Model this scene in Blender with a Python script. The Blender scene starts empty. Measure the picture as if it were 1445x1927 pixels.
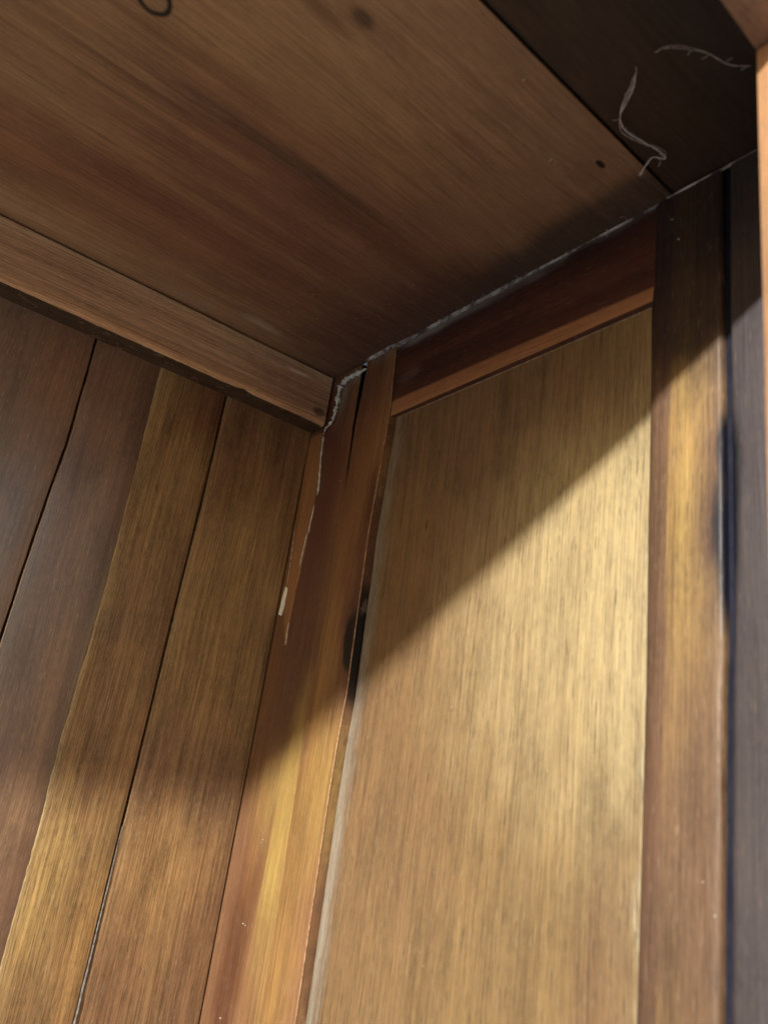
import bpy, bmesh, math, random
from mathutils import Vector, Matrix, noise
random.seed(7)
R = math.radians
scene = bpy.context.scene
C = scene.collection

# ------------------------------------------------------------------ camera
# metres: back wall is the plane y = 0, side wall x = 0, cupboard top z = 0
CAM = Vector((-0.28898, -0.53196, -0.30433))
AZ, PIT, ROLL, FPX = R(54.11715), R(17.37786), R(8.51927), 1300.52
fw = Vector((math.cos(PIT)*math.cos(AZ), math.cos(PIT)*math.sin(AZ), math.sin(PIT)))
rt = fw.cross(Vector((0, 0, 1))).normalized(); up = rt.cross(fw)
rt, up = (math.cos(ROLL)*rt + math.sin(ROLL)*up), (-math.sin(ROLL)*rt + math.cos(ROLL)*up)
cd = bpy.data.cameras.new('camera'); cam = bpy.data.objects.new('camera', cd); C.objects.link(cam)
m = Matrix((rt, up, -fw)).transposed().to_4x4(); m.translation = CAM
cam.matrix_world = m
cd.sensor_fit = 'VERTICAL'; cd.sensor_height = 36; cd.lens = 36*FPX/1927
cd.clip_start = 0.01; cd.clip_end = 200
cd.dof.use_dof = True; cd.dof.focus_distance = 0.56; cd.dof.aperture_fstop = 8.0
scene.camera = cam

# ------------------------------------------------------------------ sky, sun, exposure
S = Vector((-2.7, -1.0, 0.705)).normalized()           # towards the sun
w = bpy.data.worlds.new('World'); scene.world = w; w.use_nodes = True
nt = w.node_tree; bg = nt.nodes['Background']
sky = nt.nodes.new('ShaderNodeTexSky'); sky.sky_type = 'NISHITA'; sky.sun_disc = False
sky.sun_elevation = math.asin(S.z); sky.sun_rotation = math.atan2(S.x, S.y) % (2*math.pi)
nt.links.new(sky.outputs[0], bg.inputs[0]); bg.inputs[1].default_value = 0.115
sl = bpy.data.lights.new('sun', 'SUN'); sun = bpy.data.objects.new('sun', sl); C.objects.link(sun)
sl.energy = 4.8; sl.angle = R(1.5); sl.color = (1.0, 0.95, 0.86)
sun.rotation_euler = S.to_track_quat('Z', 'Y').to_euler(); sun.location = S*3
scene.view_settings.view_transform = 'Standard'; scene.view_settings.look = 'None'
scene.view_settings.gamma = 1; scene.view_settings.exposure = 0.15
scene.cycles.max_bounces = 8; scene.cycles.diffuse_bounces = 6

def at(px, py, ax, val):
    """the point where the sight line of a photo pixel meets the plane ax = val"""
    d = fw + rt*((px-722.5)/FPX) + up*((963.5-py)/FPX)
    i = 'xyz'.index(ax); return CAM + d*((val-CAM[i])/d[i])

# ------------------------------------------------------------------ wood materials
def lin(c):
    f = lambda v: v/12.92 if v <= .04045 else ((v+.055)/1.055)**2.4
    return tuple(f(x/255) for x in c)+(1,)
def rgb(c, k=1): return (c[0]*k, c[1]*k, c[2]*k, 1)
# (u across the grain, v along it) -> which world axes, for each kind of surface
AX = {'B': ('X', 'Z', 'Y'), 'R': ('Y', 'Z', 'X'), 'C': ('Y', 'X', 'Z'), 'RH': ('Z', 'Y', 'X'), 'BH': ('Z', 'X', 'Y')}
class G:
    def __init__(s, name):
        s.m = bpy.data.materials.new(name); s.m.use_nodes = True; s.t = s.m.node_tree
        s.b = s.t.nodes['Principled BSDF']
    def n(s, k, **kw):
        o = s.t.nodes.new(k)
        for a, b in kw.items(): setattr(o, a, b)
        return o
    def put(s, sock, v):
        if hasattr(v, 'links') or isinstance(v, bpy.types.NodeSocket): s.t.links.new(v, sock)
        else: sock.default_value = v
    def math(s, op, a, b=0., c=None, clamp=False):
        o = s.n('ShaderNodeMath', operation=op, use_clamp=clamp); s.put(o.inputs[0], a); s.put(o.inputs[1], b)
        if c is not None: s.put(o.inputs[2], c)
        return o.outputs[0]
    def vec(s, op, a, b):
        o = s.n('ShaderNodeVectorMath', operation=op); s.put(o.inputs[0], a); s.put(o.inputs[1], b); return o
    def noise(s, v, scale=1., detail=2., rough=.5, sc=(1, 1, 1), off=(0, 0, 0)):
        o = s.n('ShaderNodeMapping'); s.put(o.inputs[0], v); o.inputs[3].default_value = sc; o.inputs[1].default_value = off
        q = s.n('ShaderNodeTexNoise'); s.put(q.inputs['Vector'], o.outputs[0])
        q.inputs['Scale'].default_value = scale; q.inputs['Detail'].default_value = detail; q.inputs['Roughness'].default_value = rough
        return q.outputs[0]
    def mr(s, v, a, b, c=0., d=1., smooth=True):
        o = s.n('ShaderNodeMapRange', interpolation_type='SMOOTHSTEP' if smooth else 'LINEAR')
        s.put(o.inputs[0], v)
        for i, x in enumerate((a, b, c, d)): s.put(o.inputs[i+1], x)
        return o.outputs[0]
    def mix(s, f, a, b, mode='MIX'):
        o = s.n('ShaderNodeMix', data_type='RGBA', blend_type=mode, clamp_factor=True)
        s.put(o.inputs[0], f); s.put(o.inputs[6], a); s.put(o.inputs[7], b); return o.outputs[2]
    def ramp(s, v, stops, interp='EASE'):
        o = s.n('ShaderNodeValToRGB'); s.put(o.inputs[0], v); e = o.color_ramp.elements; o.color_ramp.interpolation = interp
        stops = stops[:32]
        while len(e) < len(stops): e.new(.5)
        for i, (p, c) in enumerate(stops): e[i].position = p; e[i].color = c if len(c) == 4 else c+(1,)
        return o.outputs[0]

def wood(name, plane, u0, u1, stops, dark=(.05, .022, .012), warp=.012, warpf=(7, 2.2), fibre=.45, pore=.5, mottle=.35,
         rough=.42, spots=(), edges=(), seed=0, bump=.25, fscale=1.0, blotch=None, spec=.5, coat=0.0, speck=0.0, fine=1.0, k=1.0, sat=1.02, cior=1.5, dash=.35):
    """stops: (position 0..1 across u0..u1, colour). spots: (u, v, radius_u, radius_v, colour, strength, softness).
    edges: (side, width, colour, strength) worn edges along u0 (side 0) or u1 (side 1)"""
    g = G(name); pos = g.n('ShaderNodeNewGeometry').outputs['Position']
    sp = g.n('ShaderNodeSeparateXYZ'); g.put(sp.inputs[0], pos)
    a = AX[plane]; cb = g.n('ShaderNodeCombineXYZ')
    for i in range(3): g.put(cb.inputs[i], sp.outputs[a[i]])
    P0 = cb.outputs[0]; so = (seed*3.17, seed*1.71, seed*.93)
    w1 = g.math('SUBTRACT', g.noise(P0, 1, 2.5, .5, (warpf[0], warpf[1], 3), so), .5)
    w2 = g.math('SUBTRACT', g.noise(P0, 1, 2, .5, (60, 9, 3), so), .5)
    du = g.math('ADD', g.math('MULTIPLY', w1, warp*2), g.math('MULTIPLY', w2, warp*.25))
    U = g.math('ADD', g.math('MULTIPLY', g.mr(du, -9, 9, -9, 9, False), 1), 0)
    us = g.n('ShaderNodeSeparateXYZ'); g.put(us.inputs[0], P0)
    uw = g.math('ADD', us.outputs[0], du)
    c2 = g.n('ShaderNodeCombineXYZ'); g.put(c2.inputs[0], uw); g.put(c2.inputs[1], us.outputs[1]); g.put(c2.inputs[2], us.outputs[2])
    P = c2.outputs[0]
    t = g.mr(uw, u0, u1, 0, 1, False)
    col = g.ramp(t, [(p, rgb(c)) for p, c in stops])
    # blotches: large soft changes along the board
    if blotch:
        bm_ = g.noise(P, 1, 3, .55, (blotch[1], blotch[2], 5), (so[1], so[0], 3))
        col = g.mix(g.math('MULTIPLY', g.mr(bm_, .42, .68), blotch[3]), col, rgb(blotch[0]))
    # explicit spots: knots, stains, streaks, painted light and shade
    wv = g.vec('SUBTRACT', g.n('ShaderNodeTexNoise').outputs[1], (0, 0, 0))
    nn = wv.inputs[0].links[0].from_node
    mp = g.n('ShaderNodeMapping'); g.put(mp.inputs[0], P0); mp.inputs[3].default_value = (60, 25, 20); g.put(nn.inputs['Vector'], mp.outputs[0])
    nn.inputs['Scale'].default_value = 1; nn.inputs['Detail'].default_value = 3
    jv = g.vec('SUBTRACT', nn.outputs[1], (.5, .5, .5)).outputs[0]
    def put_spots(col, sel):
        for s_ in sel:
            su, sv, ru, rv, sc_, st, soft = s_[:7]
            jit = s_[7] if len(s_) > 7 else .5
            d = g.vec('MULTIPLY', g.vec('SUBTRACT', P0, (su, sv, 0)).outputs[0], (1/ru, 1/rv, 0)).outputs[0]
            d = g.vec('ADD', d, g.vec('MULTIPLY', jv, (jit*2, jit*2, 0)).outputs[0]).outputs[0]
            L = g.vec('LENGTH', d, (0, 0, 0)).outputs[1]
            if len(s_) > 8:                      # ring
                mk = g.math('MULTIPLY', g.mr(L, .6, .85), g.mr(L, 1.15, .9))
            else: mk = g.mr(L, 1+soft, 1-soft)
            col = g.mix(g.math('MULTIPLY', mk, st), col, rgb(sc_))
        return col
    col = put_spots(col, [q for q in spots if q[5] < .9])
    for side, wd, ec, st in edges:
        ue = (u0, u1)[side]; sg = 1 if side == 0 else -1
        dist = g.math('MULTIPLY', g.math('SUBTRACT', us.outputs[0], ue), sg)
        dist = g.math('ADD', dist, g.math('MULTIPLY', g.math('SUBTRACT', g.noise(P0, 1, 4, .6, (300, 45, 20), so), .5), wd*1.2))
        col = g.mix(g.math('MULTIPLY', g.mr(dist, wd, wd*.1), st), col, rgb(ec))
    # ray-fleck mottling, slightly across the grain
    n1 = g.noise(P, 1, 4, .6, (55, 17, 20), so)
    n2 = g.noise(P, 1, 3, .6, (150, 45, 20), so)
    mm = g.math('ADD', g.math('MULTIPLY', n1, .6), g.math('MULTIPLY', g.noise(P, 1, 4, .7, (420, 190, 60), so), .4))
    col = g.mix(1., col, g.n('ShaderNodeCombineColor').outputs[0] if False else g.ramp(mm, [(.25, rgb((1-mottle*1.3,)*3)), (.5, rgb((1, 1, 1))), (.75, rgb((1+mottle*.9, 1+mottle*.75, 1+mottle*.5)))], 'LINEAR'), 'MULTIPLY')
    # growth streaks
    s1 = g.noise(P, 1, 5, .65, (260*fscale, 4*fscale, 30), so)
    s2 = g.noise(P, 1, 4, .75, (1050*fscale, 12*fscale, 90), so)
    f = g.math('ADD', g.math('MULTIPLY', g.mr(s1, .35, .7), .5), g.math('MULTIPLY', g.mr(s2, .42, .58), .7))
    col = g.mix(g.math('MULTIPLY', f, fibre), col, g.mix(1, col, rgb((.42, .34, .30)), 'MULTIPLY'))
    # pores: short dark dashes
    p1 = g.noise(P, 1, 2, .6, (1300*fscale, 60*fscale, 120), (so[0]+7, so[1], 0))
    pm = g.mr(p1, .58, .66)
    p2 = g.noise(P, 1, 3, .7, (640*fscale, 11*fscale, 60), (so[0]+3, so[1]+5, 0))
    pd = g.mr(p2, .54, .66)
    col = g.mix(g.math('MULTIPLY', pd, dash), col, g.mix(1, col, rgb((.38, .27, .22)), 'MULTIPLY'))
    col = g.mix(g.math('MULTIPLY', pm, pore), col, rgb(dark))
    # light flecks of worn varnish
    l1 = g.noise(P, 1, 2, .6, (1000*fscale, 95*fscale, 120), (so[0]+19, so[1], 0))
    col = g.mix(g.math('MULTIPLY', g.mr(l1, .60, .72), .22*fine), col, rgb((.62, .48, .33)))
    col = put_spots(col, [q for q in spots if q[5] >= .9])
    if speck:
        v = g.n('ShaderNodeTexVoronoi'); v.inputs['Scale'].default_value = 95; g.put(v.inputs['Vector'], P0)
        sm = g.mr(v.outputs['Distance'], .06, .03)
        col = g.mix(g.math('MULTIPLY', sm, g.math('MULTIPLY', g.mr(g.noise(P0, 14, 1), .5, .62), speck)), col, rgb((.6, .55, .5)))
    hs = g.n('ShaderNodeHueSaturation'); hs.inputs['Saturation'].default_value = sat; hs.inputs['Value'].default_value = k
    g.put(hs.inputs['Color'], col); col = hs.outputs[0]
    g.put(g.b.inputs['Base Color'], col)
    rr = g.math('ADD', g.math('MULTIPLY', n2, .22), rough-.11)
    rr = g.math('ADD', rr, g.math('MULTIPLY', f, .12))
    g.put(g.b.inputs['Roughness'], rr); g.b.inputs['Specular IOR Level'].default_value = spec
    g.b.inputs['Coat Weight'].default_value = coat; g.b.inputs['Coat IOR'].default_value = cior; g.b.inputs['Coat Roughness'].default_value = .3
    bp = g.n('ShaderNodeBump'); bp.inputs['Strength'].default_value = bump; bp.inputs['Distance'].default_value = .0012
    h = g.math('SUBTRACT', g.math('MULTIPLY', n1, .35), g.math('ADD', g.math('MULTIPLY', s2, .35), g.math('MULTIPLY', pm, .3)))
    g.put(bp.inputs['Height'], h); g.put(g.b.inputs['Normal'], bp.outputs[0])
    return g.m

def plain(name, c, c2=None, rough=.9, scale=300, spec=.2, thr=(.4, .6), bump=.4, emis=None):
    g = G(name); pos = g.n('ShaderNodeNewGeometry').outputs['Position']
    n = g.noise(pos, scale, 4, .65)
    g.put(g.b.inputs['Base Color'], g.mix(g.mr(n, thr[0], thr[1]), rgb(c), rgb(c2 or c)))
    g.b.inputs['Roughness'].default_value = rough; g.b.inputs['Specular IOR Level'].default_value = spec
    bp = g.n('ShaderNodeBump'); bp.inputs['Strength'].default_value = bump; bp.inputs['Distance'].default_value = .001
    g.put(bp.inputs['Height'], n); g.put(g.b.inputs['Normal'], bp.outputs[0])
    return g.m

# ------------------------------------------------------------------ object helpers
def empty(name, loc, label, cat, group=None):
    o = bpy.data.objects.new(name, None); C.objects.link(o); o.location = loc; o.empty_display_size = .05
    o['label'] = label; o['category'] = cat
    if group: o['group'] = group
    return o
def link(name, bm, mat, parent=None, origin=(0, 0, 0), sharp=.6, label=None, kind=None, cat=None):
    origin = Vector(origin)
    bmesh.ops.recalc_face_normals(bm, faces=bm.faces[:])
    base = origin
    bm.transform(Matrix.Translation(-base))
    me = bpy.data.meshes.new(name); bm.to_mesh(me); bm.free()
    for p in me.polygons: p.use_smooth = True
    me.set_sharp_from_angle(angle=sharp)
    me.materials.append(mat)
    o = bpy.data.objects.new(name, me); C.objects.link(o)
    o.location = base
    if parent is not None:
        o.parent = parent
        pl = parent.location.copy(); q = parent.parent
        while q is not None: pl += q.location; q = q.parent
        o.location = base - pl
    if label: o['label'] = label
    if kind: o['kind'] = kind
    if cat: o['category'] = cat
    return o
def pt(plane, u, v, d):
    """u across, v along, d out of the surface into the room"""
    return {'B': (u, -d, v), 'R': (-d, u, v), 'C': (v, u, -d), 'RH': (-d, v, u), 'BH': (v, -d, u)}[plane]
def fn(x):
    """constant or list of (v, u) -> function of v, clamped at its ends"""
    if not isinstance(x, (list, tuple)): return lambda v: x
    pts = sorted(x)
    def f(v):
        if v <= pts[0][0]: return pts[0][1]
        for (a, b), (c, d) in zip(pts, pts[1:]):
            if v <= c: t = (v-a)/(c-a); return b+(d-b)*t
        return pts[-1][1]
    return f
def loft(plane, v0, v1, Lf, Rf, front, back, bL=(.0008, .0008), bR=(.0008, .0008), n=60, jit=(0, 0), seed=0, vs=None, dense=None, bulge=0.0):
    """a board: outline Lf(v)..Rf(v), front face at depth front, back at depth back, rounded arrises, jit wears the edges"""
    bm = bmesh.new(); Lf, Rf = fn(Lf), fn(Rf)
    if vs is None:
        vs = [v0+(v1-v0)*i/n for i in range(n+1)]
    rows = []
    for v in vs:
        jl = (noise.noise((v*45, seed, 0))*.6+noise.noise((v*190, seed, 5))*.4)*jit[0]
        jr = (noise.noise((v*45, seed, 9))*.6+noise.noise((v*190, seed, 14))*.4)*jit[1]
        L, Rr = Lf(v)+jl, Rf(v)+jr
        sec = [(L, back)]
        K = 4
        for i in range(K+1):
            a = math.pi/2*i/K; sec.append((L+bL[0]*(1-math.cos(a)), front-bL[1]*(1-math.sin(a))))
        for i in range(1, 6):
            t = i/6; sec.append((L+bL[0]+(Rr-bR[0]-L-bL[0])*t, front+bulge*math.sin(math.pi*t)))
        for i in range(K+1):
            a = math.pi/2*i/K; sec.append((Rr-bR[0]*(1-math.sin(a)), front-bR[1]*(1-math.cos(a))))
        sec.append((Rr, back))
        rows.append([bm.verts.new(pt(plane, u, v, d)) for u, d in sec])
    for a, b in zip(rows, rows[1:]):
        for i in range(len(a)-1): bm.faces.new((a[i], a[i+1], b[i+1], b[i]))
        bm.faces.new((a[-1], a[0], b[0], b[-1]))
    bm.faces.new(rows[0]); bm.faces.new(rows[-1])
    return bm
def px(plane, val, pts, off=0):
    """edge line of a board from points seen in the photo: list of (v, u)"""
    ax = {'B': 'y', 'R': 'x', 'C': 'z', 'RH': 'x', 'BH': 'y'}[plane]
    r = []
    for p in pts:
        q = at(p[0], p[1], ax, val)
        u, v = {'B': (q.x, q.z), 'R': (q.y, q.z), 'C': (q.y, q.x), 'RH': (q.z, q.y), 'BH': (q.z, q.x)}[plane]
        r.append((v, u+off))
    return r
def shift(l, o): return [(v, u+o) for v, u in l]
def tube(bm, pts, r, seg=6, jit=.3, seed=0):
    """wobbly tube through pts (radius r or list)"""
    ring = None
    n = len(pts)
    for i, p in enumerate(pts):
        p = Vector(p); d = (Vector(pts[min(i+1, n-1)])-Vector(pts[max(i-1, 0)])).normalized()
        a = d.orthogonal().normalized(); b = d.cross(a)
        rr = (r[i] if isinstance(r, (list, tuple)) else r)
        vs = []
        for k in range(seg):
            an = 2*math.pi*k/seg; q = rr*(1+jit*noise.noise((i*.9+seed, k*1.3, seed)))
            vs.append(bm.verts.new(p+a*math.cos(an)*q+b*math.sin(an)*q))
        if ring:
            for k in range(seg): bm.faces.new((ring[k], ring[(k+1) % seg], vs[(k+1) % seg], vs[k]))
        else: bm.faces.new(vs)
        ring = vs
    bm.faces.new(ring)
def resample(pts, step):
    out = [Vector(pts[0])]
    for a, b in zip(pts, pts[1:]):
        a, b = Vector(a), Vector(b); k = max(1, int((b-a).length/step))
        for i in range(1, k+1): out.append(a.lerp(b, i/k))
    return out
def smooth(pts, it=2):
    for _ in range(it):
        q = [pts[0]]
        for a, b in zip(pts, pts[1:]): q += [a.lerp(b, .25), a.lerp(b, .75)]
        pts = q+[pts[-1]]
    return pts

# ------------------------------------------------------------------ ground (never in view; it throws light up into the cupboard)
g_ = bmesh.new(); bmesh.ops.create_grid(g_, x_segments=4, y_segments=4, size=60)
for v in g_.verts: v.co.z = -1.5
link('ground', g_, plain('sandy_ground', (.38, .35, .31), (.46, .43, .38), scale=3), kind='structure')

# measured joints (photo points on their planes)
J1 = px('B', 0, [(183, 636), (128, 830), (90, 935), (37, 1092), (0, 1207)])
J2 = px('B', 0, [(303, 690), (255, 885), (228, 990), (200, 1100), (155, 1255), (112, 1400), (73, 1559), (4, 1808)])
J3 = px('B', 0, [(427, 742), (385, 925), (341, 1100), (290, 1310), (232, 1546), (190, 1720), (140, 1927)])
CORN = px('R', 0, [(583, 816), (570, 879), (523, 1163), (482, 1400), (440, 1600), (376, 1927)])
GAP = px('R', 0, [(692, 690), (670, 800), (652, 910), (640, 990), (566, 1430), (500, 1880)])
CREST = px('R', 0, [(747, 650), (737, 757), (729, 813), (696, 1000), (654, 1308), (637, 1400), (621, 1498), (558, 1927)])
PEDGE = px('R', .006, [(1240, 549), (1239, 757), (1235, 1000), (1232, 1300), (1217, 1927)])
JOINT = px('R', 0, [(1366, 320), (1366, 577), (1370, 893), (1373, 1200), (1370, 1300), (1366, 1927)])
ZB = -1.15

# ------------------------------------------------------------------ back wall of planks
back = empty('plank_wall', (-.9, 0, ZB), 'back wall of brown vertical planks with dark joints, left side of the corner', 'wall')
def spot_px(plane, val, x, y, ru, rv, c, st, soft, *more):
    (v, u), = px(plane, val, [(x, y)]); return (u, v, ru, rv, c, st, soft)+more
# plank beside the corner: red-brown at the top, golden lower down
m_p0 = wood('plank_wood_redbrown', 'B', -.095, 0, [(0, (.31, .18, .075)), (.25, (.28, .155, .065)), (.5, (.34, .20, .08)), (.75, (.27, .145, .065)), (1, (.25, .13, .06))],
    k=1.35, coat=.35, seed=1, sat=.92, warp=.008, blotch=((.44, .28, .085), 12, 3, .6), fibre=.8, mottle=.45, pore=.45, rough=.44,
    spots=[spot_px('B', 0, 480, 850, .035, .05, (.17, .06, .03), .45, .6), spot_px('B', 0, 330, 1430, .05, .035, (.20, .10, .07), .4, .6),
           spot_px('B', 0, 300, 1650, .03, .05, (.46, .27, .08), .4, .7), spot_px('B', 0, 400, 1480, .03, .035, (.15, .08, .06), .4, .6),
           spot_px('B', 0, 200, 1860, .03, .03, (.22, .11, .05), .4, .6), spot_px('B', 0, 250, 1390, .004, .03, (.6, .3, .1), .3, .7)])
m_p1 = wood('plank_wood_golden', 'B', -.149, -.09, [(0, (.50, .34, .16)), (.1, (.40, .25, .11)), (.3, (.33, .19, .085)), (.6, (.34, .195, .085)), (1, (.28, .15, .07))],
    k=1.2, coat=.35, seed=2, sat=.95, warp=.007, blotch=((.50, .33, .11), 16, 4, .5), fibre=.8, mottle=.45, pore=.5, rough=.45,
    spots=[spot_px('B', 0, 395, 760, .018, .03, (.20, .07, .03), .6, .7), spot_px('B', 0, 215, 1175, .012, .012, (.24, .16, .11), .5, .6),
           spot_px('B', 0, 205, 1330, .010, .008, (.33, .20, .10), .5, .5, .5), spot_px('B', 0, 180, 1430, .010, .03, (.20, .11, .06), .35, .7),
           spot_px('B', 0, 90, 1640, .012, .05, (.72, .50, .17), .6, .6), spot_px('B', 0, 150, 1780, .008, .05, (.60, .34, .10), .4, .7)],
    edges=[(0, .005, (.54, .42, .22), .45)])
m_p2 = wood('plank_wood_dark', 'B', -.203, -.147, [(0, (.24, .14, .085)), (.35, (.23, .13, .085)), (.7, (.26, .15, .085)), (.86, (.18, .095, .06)), (1, (.16, .085, .055))],
    k=1.6, coat=1.0, cior=2.3, sat=.98, seed=3, warp=.010, blotch=((.30, .19, .13), 14, 5, .45), fibre=.6, mottle=.5, pore=.35, rough=.40,
    spots=[spot_px('B', 0, 250, 700, .03, .05, (.10, .05, .03), .4, .7), spot_px('B', 0, 150, 860, .01, .02, (.08, .05, .06), .35, .7), spot_px('B', 0, 140, 1290, .006, .12, (.07, .035, .03), .55, .7),
           spot_px('B', 0, 20, 1520, .03, .02, (.36, .22, .10), .3, .9)])
m_p3 = wood('plank_wood_rust', 'B', -.26, -.202, [(0, (.20, .13, .09)), (.3, (.18, .11, .075)), (.6, (.22, .125, .075)), (1, (.23, .13, .08))],
    k=1.65, coat=1.0, cior=2.3, sat=.98, seed=4, warp=.010, blotch=((.26, .17, .12), 14, 5, .4), fibre=.55, mottle=.45, pore=.3, rough=.36,
    spots=[spot_px('B', 0, 110, 680, .012, .025, (.30, .13, .055), .3, .7)])
gp = .0011
planks = [(shift(J3, gp*.9), -.0008, 0.0, m_p0, (.0004, 0), (.0006, .0009), (.0012, .0012)),
          (shift(J2, .00005), shift(J3, -gp*.9), .0002, m_p1, (.0008, .0003), (.0009, .0006), (.0008, .0009)),
          (shift(J1, gp*.7), shift(J2, -.00005), -.0003, m_p2, (.0005, .0002), (.0008, .0009), (.0005, .0005)),
          (-.3000, shift(J1, -gp*.7), .0002, m_p3, (0, .0005), (.0006, .0008), (.0008, .0008))]
for i, (L, Rr, d, mt, jt, bl, br) in enumerate(planks):
    vs = [ZB + (-.56-ZB)*k/6 for k in range(6)]+[-.56+.56*k/300 for k in range(301)]
    vs[-1] = -.001
    bm = loft('B', 0, 0, L, Rr, d, -.016, bl, br, jit=jt, seed=i*3+1, vs=vs)
    link('plank', bm, mt, back, (0, 0, ZB))
u = -.3000
wds = [.056, .090, .057, .056, .090]
for i in range(26):
    wd = wds[i % 5]; L = u-wd
    bm = loft('B', ZB, -.001, L+.0008, u-.0008, random.uniform(-.0004, .0006), -.016, n=30, jit=(.0003, .0003), seed=40+i)
    link('plank', bm, [m_p0, m_p2, m_p1, m_p3][i % 4], back, (0, 0, ZB))
    u = L
BACK_LEFT = u
bm = loft('B', ZB, 0.02, BACK_LEFT, .012, -.0175, -.028, n=2)
link('backing_board', bm, plain('backing_wood', (.02, .014, .012), (.03, .02, .015)), back, (0, 0, ZB))
# dust packed into the joint that the sun reaches
dustm = plain('grey_dust', (.36, .34, .31), (.17, .13, .10), scale=900, thr=(.42, .6), spec=.1)
duml = plain('joint_dust', (.30, .28, .27), (.17, .14, .12), scale=250, thr=(.35, .65), spec=.1)
f3 = fn(J3); bm = bmesh.new()
pts = [(f3(z)+.0002, -.0002+.0004*noise.noise((z*80, 1, 1)), z) for z in [-.395-.0045*k for k in range(60)]]
tube(bm, pts, [.0002+.0006*min(1, k/25) for k in range(60)], 6, .2, 3)
link('dust_filling', bm, duml, back, (0, 0, ZB), kind='stuff')

# ------------------------------------------------------------------ side wall: corner board, stile, rail, panel, stile, board
side = empty('panelled_wall', (0, -.2, ZB), 'framed wood panel side wall with sunlit panel, right of the corner', 'wall')
m_fill = wood('corner_board_wood', 'R', -.077, .004, [(0, (.30, .15, .065)), (.2, (.33, .17, .07)), (.5, (.27, .13, .06)), (.8, (.27, .13, .06)), (1, (.30, .15, .07))],
    k=0.8, sat=.95, seed=6, warp=.006, warpf=(5, 1.2), fibre=.55, pore=.15, mottle=.2, rough=.38, coat=.15,
    spots=[spot_px('R', 0, 645, 745, .007, .016, (.62, .62, .55), .6, .7, 1.2), spot_px('R', 0, 610, 900, .03, .09, (.15, .055, .04), .9, .5), spot_px('R', 0, 660, 712, .018, .006, (.46, .44, .42), .55, .8, 1.4), spot_px('R', 0, 575, 1150, .03, .10, (.17, .075, .05), .8, .6), spot_px('R', 0, 540, 1360, .02, .05, (.20, .10, .06), .6, .7),
           spot_px('R', 0, 530, 1560, .014, .075, (.60, .42, .10), .85, .8), spot_px('R', 0, 495, 1860, .0045, .08, (.50, .31, .08), .5, .7), spot_px('R', 0, 515, 1500, .025, .03, (.50, .32, .09), .7, .8), spot_px('R', 0, 470, 1640, .008, .05, (.40, .20, .05), .5, .6),  # yellow lower spots for sun, red-brown upper ones for shade, both painted
           spot_px('R', 0, 432, 1830, .014, .07, (.15, .055, .022), .85, .45), spot_px('R', 0, 470, 1730, .006, .05, (.22, .09, .03), .6, .5), spot_px('R', 0, 500, 1600, .004, .03, (.25, .11, .04), .5, .5)])
m_stile = wood('stile_wood_orange', 'R', -.122, -.075, [(0, (.36, .18, .07)), (.3, (.38, .19, .07)), (.55, (.33, .16, .06)), (.75, (.36, .17, .065)), (1, (.28, .13, .055))],
    k=0.8, sat=.92, seed=7, warp=.006, warpf=(5, 1.5), fibre=.55, pore=.15, mottle=.25, rough=.36, coat=.15,
    spots=[spot_px('R', 0, 690, 1000, .007, .045, (.10, .028, .022), .65, .5), spot_px('R', 0, 722, 672, .014, .005, (.44, .42, .40), .55, .8, 1.4), spot_px('R', 0, 672, 1100, .02, .04, (.24, .09, .05), .5, .6),
           spot_px('R', 0, 655, 1250, .017, .055, (.24, .10, .06), .5, .6),
           spot_px('R', 0, 668, 1190, .013, .040, (.09, .03, .025), .85, .7, .8), spot_px('R', 0, 664, 1208, .0088, .024, (.006, .005, .007), .98, .15, .5), spot_px('R', 0, 664, 1265, .0045, .026, (.010, .006, .008), .93, .3, .3), spot_px('R', 0, 681, 1135, .0035, .019, (.02, .01, .01), .85, .4, .3),
           spot_px('R', 0, 700, 730, .02, .05, (.26, .095, .045), .55, .6),
           spot_px('R', 0, 590, 1460, .0045, .03, (.62, .33, .07), .5, .6), spot_px('R', 0, 568, 1450, .0025, .03, (.18, .07, .03), .6, .5),
           spot_px('R', 0, 552, 1580, .003, .04, (.24, .10, .03), .5, .5), spot_px('R', 0, 540, 1700, .018, .16, (.44, .25, .055), .7, .8), spot_px('R', 0, 610, 1480, .018, .045, (.50, .31, .07), .75, .8)])  # lower orange spots: sunlit tone painted into the stile
m_stside = wood('stile_edge_wood', 'R', -.13, -.11, [(0, (.28, .085, .045)), (1, (.26, .08, .04))], seed=8, fibre=.25, pore=.25, mottle=.3, rough=.5)
VS = [ZB + (-.56-ZB)*k/6 for k in range(6)]+[-.56+.559*k/300 for k in range(301)]
# corner board: upper part split by a wedge gap from the stile
o = link('corner_board', loft('R', 0, 0, [(v, u+.0004+max(0, (v+.14)/.14)*.0085) for v, u in sorted(GAP+[(-.001, GAP[0][1])])], .016, 0.0, -.02, (.0007, .0009), (.0005, .0005), vs=VS, jit=(.0004, 0), seed=21), m_fill, side, (0, 0, ZB))
o.data.materials.append(plain('joint_shade_wood', (.010, .007, .006), (.03, .022, .018), scale=400, thr=(.5, .7)))  # near-black side faces: shade of the gap painted on
for p in o.data.polygons:
    if p.normal.y < -.85: p.material_index = 1
g2 = [(v, u) for v, u in GAP]
GAPS = [(v, u-.0004) for v, u in sorted(GAP)]
st1 = link('stile', loft('R', 0, 0, CREST, GAPS, .0012, -.02, (.0005, .0005), (.0008, .0010), vs=VS, jit=(.00015, .0004), seed=22), m_stile, side, (0, 0, ZB))
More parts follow.
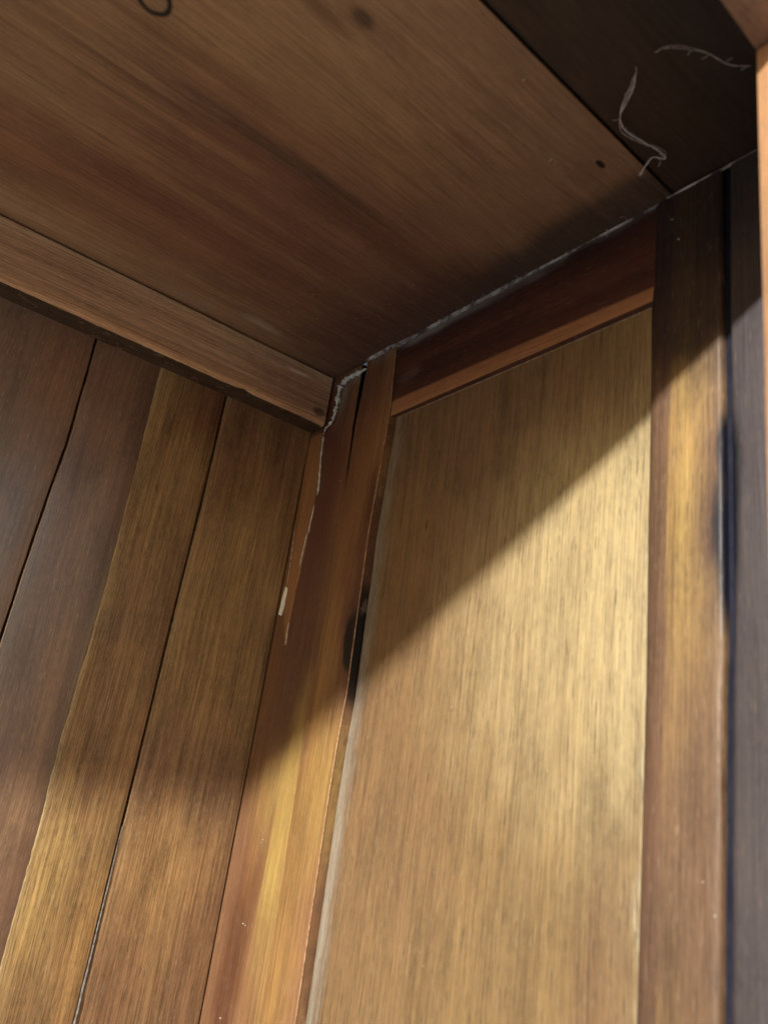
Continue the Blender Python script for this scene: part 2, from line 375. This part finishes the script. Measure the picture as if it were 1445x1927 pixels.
# rail: dark face, rounded chamfer turned down, its bounce light painted as orange stops
ZR = px('RH', 0, [(733, 782), (985, 671), (1238, 559)]); ZO = px('RH', 0, [(739, 750), (985, 648), (1240, 539)])
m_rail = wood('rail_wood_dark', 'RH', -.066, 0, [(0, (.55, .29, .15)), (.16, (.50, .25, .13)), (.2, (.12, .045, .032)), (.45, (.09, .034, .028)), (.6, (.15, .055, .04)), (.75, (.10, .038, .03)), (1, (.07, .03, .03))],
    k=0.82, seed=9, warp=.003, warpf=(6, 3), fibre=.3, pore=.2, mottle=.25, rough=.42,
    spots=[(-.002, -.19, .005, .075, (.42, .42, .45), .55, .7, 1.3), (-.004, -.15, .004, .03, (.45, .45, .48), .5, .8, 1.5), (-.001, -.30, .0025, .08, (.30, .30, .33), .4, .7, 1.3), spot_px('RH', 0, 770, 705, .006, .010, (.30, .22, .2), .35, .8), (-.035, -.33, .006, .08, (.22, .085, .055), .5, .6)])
bm = bmesh.new(); rows = []
fr, fo = fn(ZR), fn(ZO)
for i in range(81):
    y = -.1175-(.353-.1175)*i/80
    zr, zo = fr(y), fo(y)
    sec = [(.02, -.0012), (.0015, -.0012), (.0006, -.0016), (0.0004, -.003)]
    sec += [(.0004, zo*.5), (.0004, zo+.0015), (.0005, zo), (.0006, zo-.0012), (.0010, zr+.0012), (.0011, zr+.0003), (.0014, zr), (.02, zr)]
    rows.append([bm.verts.new((x-.0002+.0002*noise.noise((y*20, z*30, 2)), y, z)) for x, z in sec])
for a, b in zip(rows, rows[1:]):
    for k in range(len(a)-1): bm.faces.new((a[k], a[k+1], b[k+1], b[k]))
    bm.faces.new((a[-1], a[0], b[0], b[-1]))
bm.faces.new(rows[0]); bm.faces.new(rows[-1])
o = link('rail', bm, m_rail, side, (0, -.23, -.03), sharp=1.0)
o.data.materials.append(wood('rail_underside_shade', 'RH', -.07, -.06, [(0, (.10, .04, .03)), (1, (.10, .04, .03))], seed=23, rough=.5))  # dark underside: shade painted as its own material
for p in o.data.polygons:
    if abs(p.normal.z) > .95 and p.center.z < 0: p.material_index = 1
# panel in the frame
yl, yr = -.3555, -.1215
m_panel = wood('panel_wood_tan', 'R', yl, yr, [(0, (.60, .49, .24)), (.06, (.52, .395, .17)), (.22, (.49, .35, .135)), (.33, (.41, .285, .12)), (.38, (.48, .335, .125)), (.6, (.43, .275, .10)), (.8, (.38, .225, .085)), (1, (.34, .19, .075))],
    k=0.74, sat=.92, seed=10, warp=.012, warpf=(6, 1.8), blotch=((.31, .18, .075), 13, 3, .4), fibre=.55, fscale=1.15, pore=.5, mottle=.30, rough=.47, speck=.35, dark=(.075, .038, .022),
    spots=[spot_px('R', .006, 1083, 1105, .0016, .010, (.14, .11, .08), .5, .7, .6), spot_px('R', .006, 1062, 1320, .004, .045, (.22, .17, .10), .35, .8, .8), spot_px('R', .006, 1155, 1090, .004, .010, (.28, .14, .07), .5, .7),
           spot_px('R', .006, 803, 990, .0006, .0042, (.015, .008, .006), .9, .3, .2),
           spot_px('R', .006, 860, 1050, .05, .06, (.27, .13, .065), .35, .8), spot_px('R', .006, 780, 1560, .035, .045, (.29, .15, .06), .4, .7), (-.25, -.49, .20, .19, (.31, .19, .068), .75, 1.0), (-.18, -.36, .07, .09, (.34, .20, .085), .45, .8), (-.31, -.22, .07, .085, (.80, .68, .36), .7, 1.0), (-.24, -.09, .16, .045, (.29, .17, .095), .75, .7),  # pale patch and darker top and bottom: sheen and shade painted in
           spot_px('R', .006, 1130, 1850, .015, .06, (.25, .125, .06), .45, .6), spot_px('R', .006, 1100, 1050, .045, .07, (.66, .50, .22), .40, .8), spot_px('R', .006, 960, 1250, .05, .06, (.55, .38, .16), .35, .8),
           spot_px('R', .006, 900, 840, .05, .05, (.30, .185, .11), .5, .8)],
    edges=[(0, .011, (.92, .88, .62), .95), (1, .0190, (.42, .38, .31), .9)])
# veneer lip worn to pale grey along the left arris is a strip of its own
PL = [(v, u-.0125) for v, u in CREST]
PLc = [(v, u+.004) for v, u in CREST]
pan = loft('R', 0, 0, shift(PEDGE, .0004), shift(CREST, -.0006), -.0055, -.014, (.0012, .0012), (.0040, .0013), vs=VS[:-1]+[-.0636], jit=(.0002, .0002), seed=31)
# cut its top along the rail
for v in pan.verts:
    if v.co.z > -.075:
        v.co.z = min(v.co.z, fr(v.co.y)-.0005)
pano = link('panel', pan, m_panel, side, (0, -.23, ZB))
# thin bright arris along the top of the panel
bm = bmesh.new()
fzp = fn([(v, u) for v, u in px('RH', .006, [(752, 790), (985, 685), (1240, 580)])])
bm2 = bmesh.new()
tube(bm2, [(.0053, y, fr(y)-.0007) for y in [-.1245-(.353-.1245)*k/90 for k in range(91)]], .0004, 6, .3, 4)
link('worn_edge_and_highlight', bm2, plain('pale_arris', (.42, .36, .28), (.28, .2, .14), scale=500), pano, (0, -.23, -.066), label='thin pale top edge of the panel')
bm = loft('RH', -.354, -.1205, -.067, -.062, -.0075, -.016, n=8)
bm = bmesh.new(); fc = fn(CREST)
tube(bm, [(-.0009, fc(z)+.0001, z) for z in [-.0003-.002*k for k in range(290)]], .00042, 6, .3, 4)
link('worn_edge_and_highlight', bm, plain('worn_arris_highlight', (.52, .33, .20), (.34, .18, .10), scale=300), st1, (0, -.12, 0), label='thin pale worn arris of the corner stile, highlight painted in')  # edge highlight and wear drawn as a pale tube
# second stile, and the board after it with lens haze painted in as blue
m_st2 = wood('stile_wood_yellow', 'R', -.389, -.353, [(0, (.22, .15, .11)), (.12, (.40, .27, .15)), (.4, (.50, .34, .15)), (.62, (.64, .45, .17)), (.78, (.55, .37, .14)), (.84, (.24, .145, .08)), (1, (.18, .11, .07))],
    k=0.75, seed=11, warp=.004, warpf=(8, 2), fibre=.55, pore=.45, rough=.45, blotch=((.30, .18, .12), 20, 5, .4),
    spots=[spot_px('R', 0, 1362, 850, .0030, .020, (.004, .006, .018), .97, .5, .7), spot_px('R', 0, 1360, 1000, .0050, .026, (.004, .006, .018), .97, .6, .7), spot_px('R', 0, 1352, 975, .010, .045, (.10, .06, .05), .7, .7, .9), spot_px('R', 0, 1366, 1085, .0030, .024, (.005, .007, .02), .97, .6, .7),
           spot_px('R', 0, 1335, 1010, .005, .018, (.20, .12, .09), .6, .7), spot_px('R', 0, 1345, 880, .006, .03, (.30, .18, .11), .5, .7),
           spot_px('R', 0, 1290, 1720, .02, .10, (.17, .10, .07), .8, .7), spot_px('R', 0, 1320, 1500, .02, .05, (.28, .17, .11), .5, .7), spot_px('R', 0, 1275, 1563, .001, .002, (.5, .35, .2), .4, .5),
           (-.372, -.03, .04, .085, (.035, .024, .034), .89, .35)])  # last spot: shade on the upper part, painted into the wood
link('stile', loft('R', 0, 0, shift(JOINT, .0020), shift(PEDGE, .0026), .0008, -.02, (.0026, .0024), (.0080, .0045), vs=VS[:-1]+[.0015], jit=(.0003, .0002), seed=35), m_st2, side, (0, -.37, ZB))
m_bl = wood('board_wood_blue_haze', 'R', -.46, -.387, [(0, (.11, .12, .17)), (.5, (.15, .15, .19)), (.8, (.19, .17, .19)), (.93, (.18, .16, .175)), (1, (.14, .12, .15))],
    k=0.46, seed=12, warp=.006, fibre=.45, pore=.3, rough=.4, spots=[spot_px('R', 0, 1380, 880, .003, .035, (.01, .012, .025), .9, .7, .7), spot_px('R', 0, 1378, 1010, .003, .03, (.01, .012, .025), .9, .7, .7)])
link('board', loft('R', 0, 0, -.47, shift(JOINT, -.0016), .0008, -.02, (.0008, .0008), (.0026, .0022), vs=VS[:-1]+[.0015], jit=(0, .0003), seed=36), m_bl, side, (0, -.43, ZB), label='board at the right edge, tinted grey blue for lens haze')
link('joint_shade_strip', loft('R', ZB, .0015, shift(JOINT, -.0020), shift(JOINT, .0024), -.0035, -.02, n=60), plain('joint_blue_black', (.010, .013, .030), (.018, .020, .038), scale=60, rough=.5), side, (0, -.39, ZB), label='blue black joint strip with painted shade and flare')  # added strip: joint shade and blue flare put into its colour
link('backing_board', loft('R', ZB, .02, -.474, .03, -.0215, -.032, n=2), plain('backing_wood_side', (.02, .015, .014), (.03, .02, .02)), side, (0, -.2, ZB))

# splintered strip on the corner board with its crack
spl = px('R', -.0007, [(606, 815), (600, 880), (590, 950), (583, 985), (571, 1045), (563, 1080), (556, 1110), (545, 1165), (538, 1212)])
spr = px('R', -.0007, [(586, 815), (574, 880), (562, 950), (556, 985), (548, 1045), (543, 1085), (538, 1110), (535, 1165), (535, 1212)])
m_spl = wood('splinter_wood', 'R', -.03, .01, [(0, (.36, .19, .09)), (1, (.34, .18, .085))], seed=14, fibre=.4, pore=.2)
fl, fr_ = fn(spl), fn(spr)
vz = [spl[0][0]+(spl[-1][0]-spl[0][0])*k/90 for k in range(91)]
link('splinter', loft('R', 0, 0, spl, spr, .0009, -.001, (.0004, .0004), (.0004, .0004), vs=vz, jit=(.0008, .0002), seed=51), m_spl, side, (0, 0, -.1), label='split sliver of wood along the corner')
whitem = plain('filler_gap_light_white', (.74, .76, .70), (.42, .38, .30), scale=600, thr=(.5, .72), spec=.3)
def bead(name, plist, val, r, mat, parent, label=None, seed=0, step=.0012, ax='x', **kw):
    P = [at(p[0], p[1], ax, val) for p in plist]
    P = resample(P, step); n = len(P)
    for i, q in enumerate(P):
        q += Vector((0, noise.noise((i*.21, seed, 1)), noise.noise((i*.21, seed, 2))))*.0005
    rr = [r*(.55+.9*abs(noise.noise((i*.17+seed, 3, 3))))*min(1, .25+i*.2, .25+(n-1-i)*.2) for i in range(n)]
    bm = bmesh.new(); tube(bm, P, rr, 6, .5, seed); return link(name, bm, mat, parent, P[0], label=label, **kw)
bead('filler_and_gap_light', [(609, 820), (603, 870), (600, 915), (597, 932)], -.0008, .0010, whitem, side, seed=1, label='white line of dried filler in the crack')
bead('filler_and_gap_light', [(592, 950), (584, 985), (581, 1003)], -.0008, .0007, whitem, side, seed=2)
bead('filler_and_gap_light', [(578, 1003), (570, 1040), (564, 1066)], -.0008, .0008, whitem, side, seed=3)
bead('filler_and_gap_light', [(556, 985), (549, 1045), (543, 1085), (539, 1105)], -.0006, .0005, whitem, side, seed=4)  # light leaking through the corner gap, painted as a white line
bead('filler_and_gap_light', [(544, 1170), (540, 1195), (537, 1214)], -.0008, .0005, whitem, side, seed=5)
# bright chip: light through the corner gap, painted white
bm = bmesh.new()
poly = [(537, 1104), (541, 1107), (539, 1120), (533, 1142), (528, 1158), (524, 1156), (527, 1143), (532, 1121)]
a = [bm.verts.new(at(x, y, 'x', -.0012)) for x, y in poly]; b = [bm.verts.new(Vector(v.co)+Vector((.002, 0, 0))) for v in a]
bm.faces.new(a); bm.faces.new(b)
for i in range(len(a)): bm.faces.new((a[i], a[(i+1) % len(a)], b[(i+1) % len(a)], b[i]))
link('gap_light_chip', bm, plain('chip_white', (.93, .95, .92), (.88, .9, .86), scale=300, rough=.6), side, (0, 0, -.22), label='bright white chip painting light through the corner gap')

# ------------------------------------------------------------------ cupboard top
top = empty('cupboard_top', (-.6, -.2, 0), 'brown wooden cupboard top seen from below with dark grain streaks', 'cupboard top')
cu0, cu1 = -.36, 0.
def cc(y): return (y-cu0)/(cu1-cu0)
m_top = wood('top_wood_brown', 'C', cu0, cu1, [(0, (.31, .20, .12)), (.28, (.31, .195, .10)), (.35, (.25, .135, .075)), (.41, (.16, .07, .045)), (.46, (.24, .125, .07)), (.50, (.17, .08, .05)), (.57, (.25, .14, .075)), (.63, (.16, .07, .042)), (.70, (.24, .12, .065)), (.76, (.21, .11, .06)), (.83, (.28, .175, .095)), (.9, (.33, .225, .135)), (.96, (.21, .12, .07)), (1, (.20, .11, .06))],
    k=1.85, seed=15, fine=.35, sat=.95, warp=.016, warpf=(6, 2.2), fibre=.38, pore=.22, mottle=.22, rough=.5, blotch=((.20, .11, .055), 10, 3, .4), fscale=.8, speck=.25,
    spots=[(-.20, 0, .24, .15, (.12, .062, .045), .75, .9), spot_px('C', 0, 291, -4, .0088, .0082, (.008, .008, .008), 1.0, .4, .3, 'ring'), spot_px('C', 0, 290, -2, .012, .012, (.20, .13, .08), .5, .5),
           spot_px('C', 0, 685, 38, .004, .006, (.05, .028, .018), .75, .6, .7), spot_px('C', 0, 600, 15, .004, .014, (.12, .065, .035), .6, .7, .9),
           spot_px('C', 0, 872, 265, .003, .010, (.16, .06, .04), .6, .7, .7),
           spot_px('C', 0, 1129, 309, .0016, .0036, (.003, .003, .003), .97, .25, .15),
           spot_px('C', 0, 265, 75, .010, .018, (.17, .10, .05), .5, .8), spot_px('C', 0, 230, 140, .005, .045, (.14, .08, .045), .55, .8),
           spot_px('C', 0, 500, 615, .005, .020, (.42, .37, .33), .45, .9, 1.1), spot_px('C', 0, 350, 560, .006, .02, (.34, .27, .2), .3, .9, .9),
           spot_px('C', 0, 480, 265, .004, .09, (.10, .045, .03), .55, .7), spot_px('C', 0, 560, 310, .006, .07, (.07, .045, .035), .5, .7), spot_px('C', 0, 700, 440, .012, .07, (.10, .042, .03), .75, .7),
           spot_px('C', 0, 560, 470, .008, .10, (.12, .05, .034), .65, .7), spot_px('C', 0, 330, 420, .004, .10, (.15, .07, .04), .5, .7), spot_px('C', 0, 380, 210, .0035, .08, (.15, .085, .05), .5, .7),
           (-.205, -.32, .075, .075, (.33, .215, .12), .65, .6), (-.33, 0, .15, .027, (.035, .028, .028), .8, .3, .10), (-.17, 0, .09, .040, (.045, .028, .025), .8, .6, .5), (-.10, 0, .09, .055, (.08, .042, .034), .75, .8), (-.24, -.24, .0028, .07, (.15, .08, .045), .5, .6), (-.205, -.25, .0022, .06, (.13, .065, .04), .55, .6), (-.19, -.22, .002, .08, (.12, .06, .04), .5, .6), (-.223, -.17, .003, .09, (.10, .05, .035), .5, .6), spot_px('C', 0, 640, 640, .02, .03, (.10, .05, .035), .5, .7)])  # darkening toward the side wall and corner is shade painted into the wood
XS = [-2.3, -1.5, -1.0, -.7]+[-.6+.6018*k/200 for k in range(201)]
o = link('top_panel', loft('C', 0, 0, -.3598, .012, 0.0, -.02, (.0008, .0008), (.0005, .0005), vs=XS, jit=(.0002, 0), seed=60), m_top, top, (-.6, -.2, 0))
o.data.materials.append(plain('dark_edge_wood', (.03, .022, .02), (.05, .035, .03), scale=200))  # front side face gets its own very dark colour
for p in o.data.polygons:
    if p.normal.y < -.6: p.material_index = 1
m_top2 = wood('top_wood_shaded', 'C', -.50, -.36, [(0, (.03, .03, .045)), (.5, (.04, .036, .042)), (.8, (.065, .045, .038)), (1, (.07, .046, .036))], seed=16, warp=.02, fibre=.3, pore=.2, fine=.15, dash=.2, mottle=.3, rough=.55,
    blotch=((.03, .03, .035), 12, 6, .6))  # shade and blue haze painted into the recessed board's colour
link('front_board', loft('C', 0, 0, -.4620, -.3600, -.0020, -.03, n=10, vs=XS[:-1]+[.021], seed=61), m_top2, top, (-.6, -.41, 0), label='recessed front board of the cupboard top, with shade painted dark')

# ------------------------------------------------------------------ batten on the back wall
bat = empty('batten', (-.2, 0, -.024), 'pale brown batten under the cupboard top with worn lower edge', 'batten')
m_bat = wood('batten_wood', 'BH', -.048, 0, [(0, (.44, .25, .115)), (.12, (.42, .24, .11)), (.2, (.33, .195, .105)), (.5, (.36, .215, .115)), (.8, (.37, .235, .13)), (.93, (.44, .33, .20)), (1, (.5, .40, .27))],
    k=2.3, sat=.88, seed=17, warp=.004, warpf=(10, 3), fibre=.7, pore=.3, mottle=.2, rough=.5, fscale=.9,
    spots=[spot_px('BH', -.0245, 560, 730, .02, .04, (.24, .10, .055), .5, .7), spot_px('BH', -.0245, 600, 775, .004, .006, (.04, .02, .02), .8, .5),
           spot_px('BH', -.0245, 560, 700, .0012, .010, (.7, .66, .6), .5, .7, 1.2), spot_px('BH', -.0245, 400, 660, .0015, .012, (.5, .42, .33), .3, .7, .8)])
zt = px('BH', -.0245, [(0, 402), (250, 523), (500, 648), (635, 712)]); zbm = px('BH', -.0245, [(0, 527), (250, 640), (500, 752), (612, 803)])
def zbf(v, f=fn([(a, b) for a, b in zbm])):
    # chipped notch in the lower arris
    (vn, un), = px('BH', -.0245, [(462, 738)])
    return f(v)
bm = bmesh.new(); rows = []
(vn, un), = px('BH', -.0245, [(460, 738)])
fb = fn(zbm)
XB = [-2.3, -1.2, -.6]+[-.4+(.3975)*k/260 for k in range(261)]
for x in XB:
    zb_ = fb(x); nt_ = math.exp(-((x-vn)/.005)**2)*.0016 if x > -.4 else 0
    wob = .0004*noise.noise((x*60, 2, 2))+.0003*noise.noise((x*220, 2, 7))
    sec = [(0, -.0010), (.0225, -.0010)]
    for i in range(5):
        a_ = math.pi/2*i/4; sec.append((.0245-.002*(1-math.sin(a_)), -.0010-.0014*(1-math.cos(a_))))
    sec += [(.0245, zb_*.3), (.0245, zb_*.6)]
    for i in range(8):
        a_ = math.pi/2*i/7; sec.append((.0245-.0045*(1-math.cos(a_)), zb_+.0045*(1-math.sin(a_))+nt_*math.sin(a_)+wob))
    sec += [(.014, zb_+.0001+nt_*.7+wob), (.005, zb_+.0002), (.0, zb_+.0002)]
    rows.append([bm.verts.new((x, -d-.0001, z)) for d, z in sec])
for a, b in zip(rows, rows[1:]):
    for k in range(len(a)-1): bm.faces.new((a[k], a[k+1], b[k+1], b[k]))
    bm.faces.new((a[-1], a[0], b[0], b[-1]))
bm.faces.new(rows[0]); bm.faces.new(rows[-1])
o = link('strip', bm, m_bat, bat, (-.2, 0, -.024), sharp=.9)
o.data.materials.append(wood('batten_underside_shade', 'BH', -.06, -.04, [(0, (.11, .07, .045)), (1, (.10, .065, .04))], seed=24, rough=.6))  # shadowed lower face painted with a darker wood
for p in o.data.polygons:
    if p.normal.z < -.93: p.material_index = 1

# ------------------------------------------------------------------ glue bead at the batten end, dust along the rail
glue = bmesh.new()
gp_ = [(690, 694, -.002), (672, 703, -.002), (655, 712, -.0025), (643, 722, -.003), (637, 740, -.003), (634, 762, -.003), (630, 780, -.003), (624, 795, -.003), (613, 806, -.0025), (608, 818, -.0015)]
P = smooth([at(x, y, 'x', d) for x, y, d in gp_], 2); P = resample(P, .0009)
for i, q in enumerate(P): q += Vector((noise.noise((i*.3, 1, 8)), noise.noise((i*.3, 4, 8)), noise.noise((i*.3, 9, 8))))*.0008
n = len(P)
tube(glue, P, [(.0030 if 6 < i < n*.6 else .0015)*(.35+1.5*abs(noise.noise((i*.33, 6, 1))))*min(1, .3+i*.2, .3+(n-1-i)*.12) for i in range(n)], 8, .8, 9)
o = link('glue_bead', glue, plain('old_glue', (.72, .80, .82), (.55, .50, .38), scale=260, thr=(.5, .66), rough=.45, spec=.5), None, P[0])
o['label'] = 'crusted grey white bead of old glue at the end of the batten'; o['category'] = 'glue bead'
# fillet of dusty cobweb: irregular strip between top panel and rail
bm = bmesh.new(); prev = None
path = [(700, 683, .0026), (722, 668, .0028), (748, 648, .0026), (790, 620, .0016), (825, 603, .0021), (870, 577, .0018), (930, 545, .0020), (985, 512, .0013), (1040, 484, .0008), (1100, 452, .0007), (1170, 421, .0006), (1240, 385, .0005), (1300, 350, .0008), (1330, 335, .0005), (1370, 316, .0003), (1410, 297, .00015), (1442, 280, .0002)]
pp = [(at(x, y, 'z', 0).y, s) for x, y, s in path]
ff = fn([(y, s) for y, s in pp]); N = 420; y0, y1 = pp[0][0], pp[-1][0]
for i in range(N+1):
    y = y0+(y1-y0)*i/N; s = ff(y)*(.9+.6*noise.noise((y*45, 2, 2))+.25*noise.noise((y*170, 1, 2)))
    k = noise.noise((y*90, 7, 7))*.4
    if y > -.1165: base = -.0012
    else: base = -.0002
    if y < -.357: base = -.0012
    ring = [bm.verts.new(q) for q in ((base-s*.75, y, -.0002), (base-s*(.42+.2*k), y+.0002*k, -s*(.35-.1*k)), (base-s*.12, y, -s*(1.1+k*.4)), (base+.0015, y, -s*(1.3+k*.4)), (base+.0015, y, -.0002))]
    if prev:
        for j in range(5): bm.faces.new((prev[j], prev[(j+1) % 5], ring[(j+1) % 5], ring[j]))
    else: bm.faces.new(ring)
    prev = ring
bm.faces.new(prev)
for i in range(110):      # loose fibres and crumbs caught in the joint
    y = random.choice((random.uniform(-.25, -.10), random.uniform(-.34, -.09)))
    a_ = Vector((-.001-random.random()*.001, y, -.0012-random.random()*.0012))
    b_ = a_+Vector((random.uniform(-.005, 0), random.uniform(-.006, .006), random.uniform(-.005, .0008)))
    m_ = (a_+b_)/2+Vector((random.uniform(-1, 1), random.uniform(-1, 1), random.uniform(-1, 1)))*.0012
    tube(bm, smooth([a_, m_, b_], 1), random.uniform(.00008, .00020), 4, .3, i)
    if i % 3 == 0:
        q = bmesh.ops.create_icosphere(bm, subdivisions=1, radius=random.uniform(.0003, .0009), matrix=Matrix.Translation(a_))
        for v in q['verts']: v.co += Vector((random.uniform(-1, 1), random.uniform(-1, 1), random.uniform(-1, 1)))*.0003
o = link('dust_line', bm, plain('cobweb_dust', (.72, .76, .84), (.10, .085, .09), scale=45, thr=(.36, .62), spec=.1, bump=.25), None, (0, -.25, 0))
o['label'] = 'grey line of dusty cobweb where the side wall meets the cupboard top'; o['kind'] = 'stuff'
# dust specks
bm = bmesh.new()
def speck(x, y, ax, val, r, sq=.5):
    c_ = at(x, y, ax, val); mat = Matrix.Translation(c_) @ Matrix.Diagonal((1, 1, 1, 1))
    s_ = bmesh.ops.create_icosphere(bm, subdivisions=1, radius=r, matrix=mat)
    for v in s_['verts']: v.co += Vector((random.uniform(-1, 1), random.uniform(-1, 1), random.uniform(-1, 1)))*r*.35
speck(827, 605, 'x', -.0045, .0016); speck(823, 608, 'x', -.004, .0010)
for x, y in [(1037, 300), (1034, 303), (640, 90), (508, 642), (416, 672), (985, 150)]: speck(x, y, 'z', -.0002, .0006)
for x, y, r_ in [(1276, 450, .0007), (1264, 413, .0006), (1345, 1723, .0006), (1322, 1660, .0004)]: speck(x, y, 'x', -.0012, r_)
for x, y in [(495, 1580), (492, 1585), (555, 1577), (564, 1643), (458, 1738), (462, 1741), (415, 1916), (636, 1187), (717, 728), (640, 905), (575, 1008)]: speck(x, y, 'x', -.0003, .0005)
for x, y in [(765, 1587), (767, 1584), (797, 1818), (1030, 1450), (700, 1000), (850, 1330), (985, 1010)]: speck(x, y, 'x', .0058, .0005)
for x, y in [(552, 699), (546, 697), (588, 712), (596, 757), (590, 728), (374, 655)]: speck(x, y, 'y', -.0247, .0006)
for _ in range(60):
    x, y = random.uniform(690, 1230), random.uniform(620, 1900)
    q = at(x, y, 'x', .0058)
    if -.35 < q.y < -.13 and q.z < -.075: speck(x, y, 'x', .0059, random.uniform(.0002, .00036))
for _ in range(40): speck(random.uniform(430, 800), random.uniform(520, 660), 'z', -.0001, random.uniform(.0002, .0004))
o = link('dust_specks', bm, plain('speck_dust', (.62, .58, .54), (.45, .38, .32)), None, (0, -.2, -.2)); o['label'] = 'tiny pale dust specks stuck to the wood'; o['kind'] = 'stuff'

# ------------------------------------------------------------------ cobweb strands under the front board
webm = plain('cobweb_lilac', (.90, .87, .92), (.75, .72, .80), scale=500, spec=.1)
def strand(pts, z, k, r, label, sd):
    bm = bmesh.new()
    base = smooth([at(x, y, 'z', z) for x, y in pts], 2); base = resample(base, .0012)
    for j in range(k):
        P = []
        for i, q in enumerate(base):
            o_ = Vector((noise.noise((i*.07+j*9, sd, 1)), noise.noise((i*.07+j*9, sd, 2)), noise.noise((i*.07+j*9, sd, 3))*.6))*.0022
            e = Vector((noise.noise((i*.8, j, sd)), noise.noise((i*.8, j+5, sd)), 0))*.0004
            P.append(q+o_+e)
        tube(bm, P, [r*(.6+.8*abs(noise.noise((i*.2, j, sd+3)))) for i in range(len(P))], 5, .5, j)
    for i in range(0, len(base), 5):   # fluff
        q = base[i]; e = q+Vector((random.uniform(-1, 1), random.uniform(-1, 1), random.uniform(-.6, .3)))*.003
        tube(bm, [q, (q+e)/2+Vector((.0004, 0, 0)), e], .00012, 3, 0, 0)
    o = link('cobweb_strand', bm, webm, None, base[0]); o['label'] = label; o['category'] = 'cobweb'; o['group'] = 'cobweb strands under the cupboard top'
    return o
strand([(1196, 138), (1190, 165), (1178, 188), (1165, 215), (1168, 238), (1178, 252), (1205, 266), (1235, 280), (1250, 292), (1246, 300), (1228, 294), (1220, 305), (1205, 328)], -.002, 5, .00020, 'wavy lilac grey cobweb strand hanging beside the edge of the brown panel', 3)
strand([(1242, 92), (1265, 89), (1295, 94), (1325, 98), (1350, 106), (1375, 119), (1412, 123)], -.001, 2, .00013, 'fainter cobweb strand running to the right edge of the photo', 8)

# ------------------------------------------------------------------ face frame at the cupboard mouth
ff_ = empty('face_frame', (-.045, -.4546, ZB), 'blurred orange brown face frame post and header in the top right foreground', 'face frame')
m_ff = wood('frame_wood_orange', 'R', -.47, -.44, [(0, (.40, .22, .13)), (1, (.44, .25, .13))], seed=19, fibre=.3, pore=.2, rough=.4, blotch=((.5, .32, .15), 20, 8, .5))
m_fh = wood('frame_wood_pinkish', 'C', -.47, -.44, [(0, (.34, .21, .16)), (1, (.34, .21, .16))], seed=20, fibre=.3, pore=.2, rough=.4)
bx = loft('B', ZB, .03, -.0905, .0, .4636, .4456, (.002, .002), (.001, .001), n=40)
link('post', bx, m_ff, ff_, (-.045, -.4546, ZB))
bx = loft('BH', -2.4, -.0915, -.049, .03, .4636, .4456, (.002, .002), (.001, .001), n=10)
link('header', bx, m_fh, ff_, (-1.2, -.4546, 0))
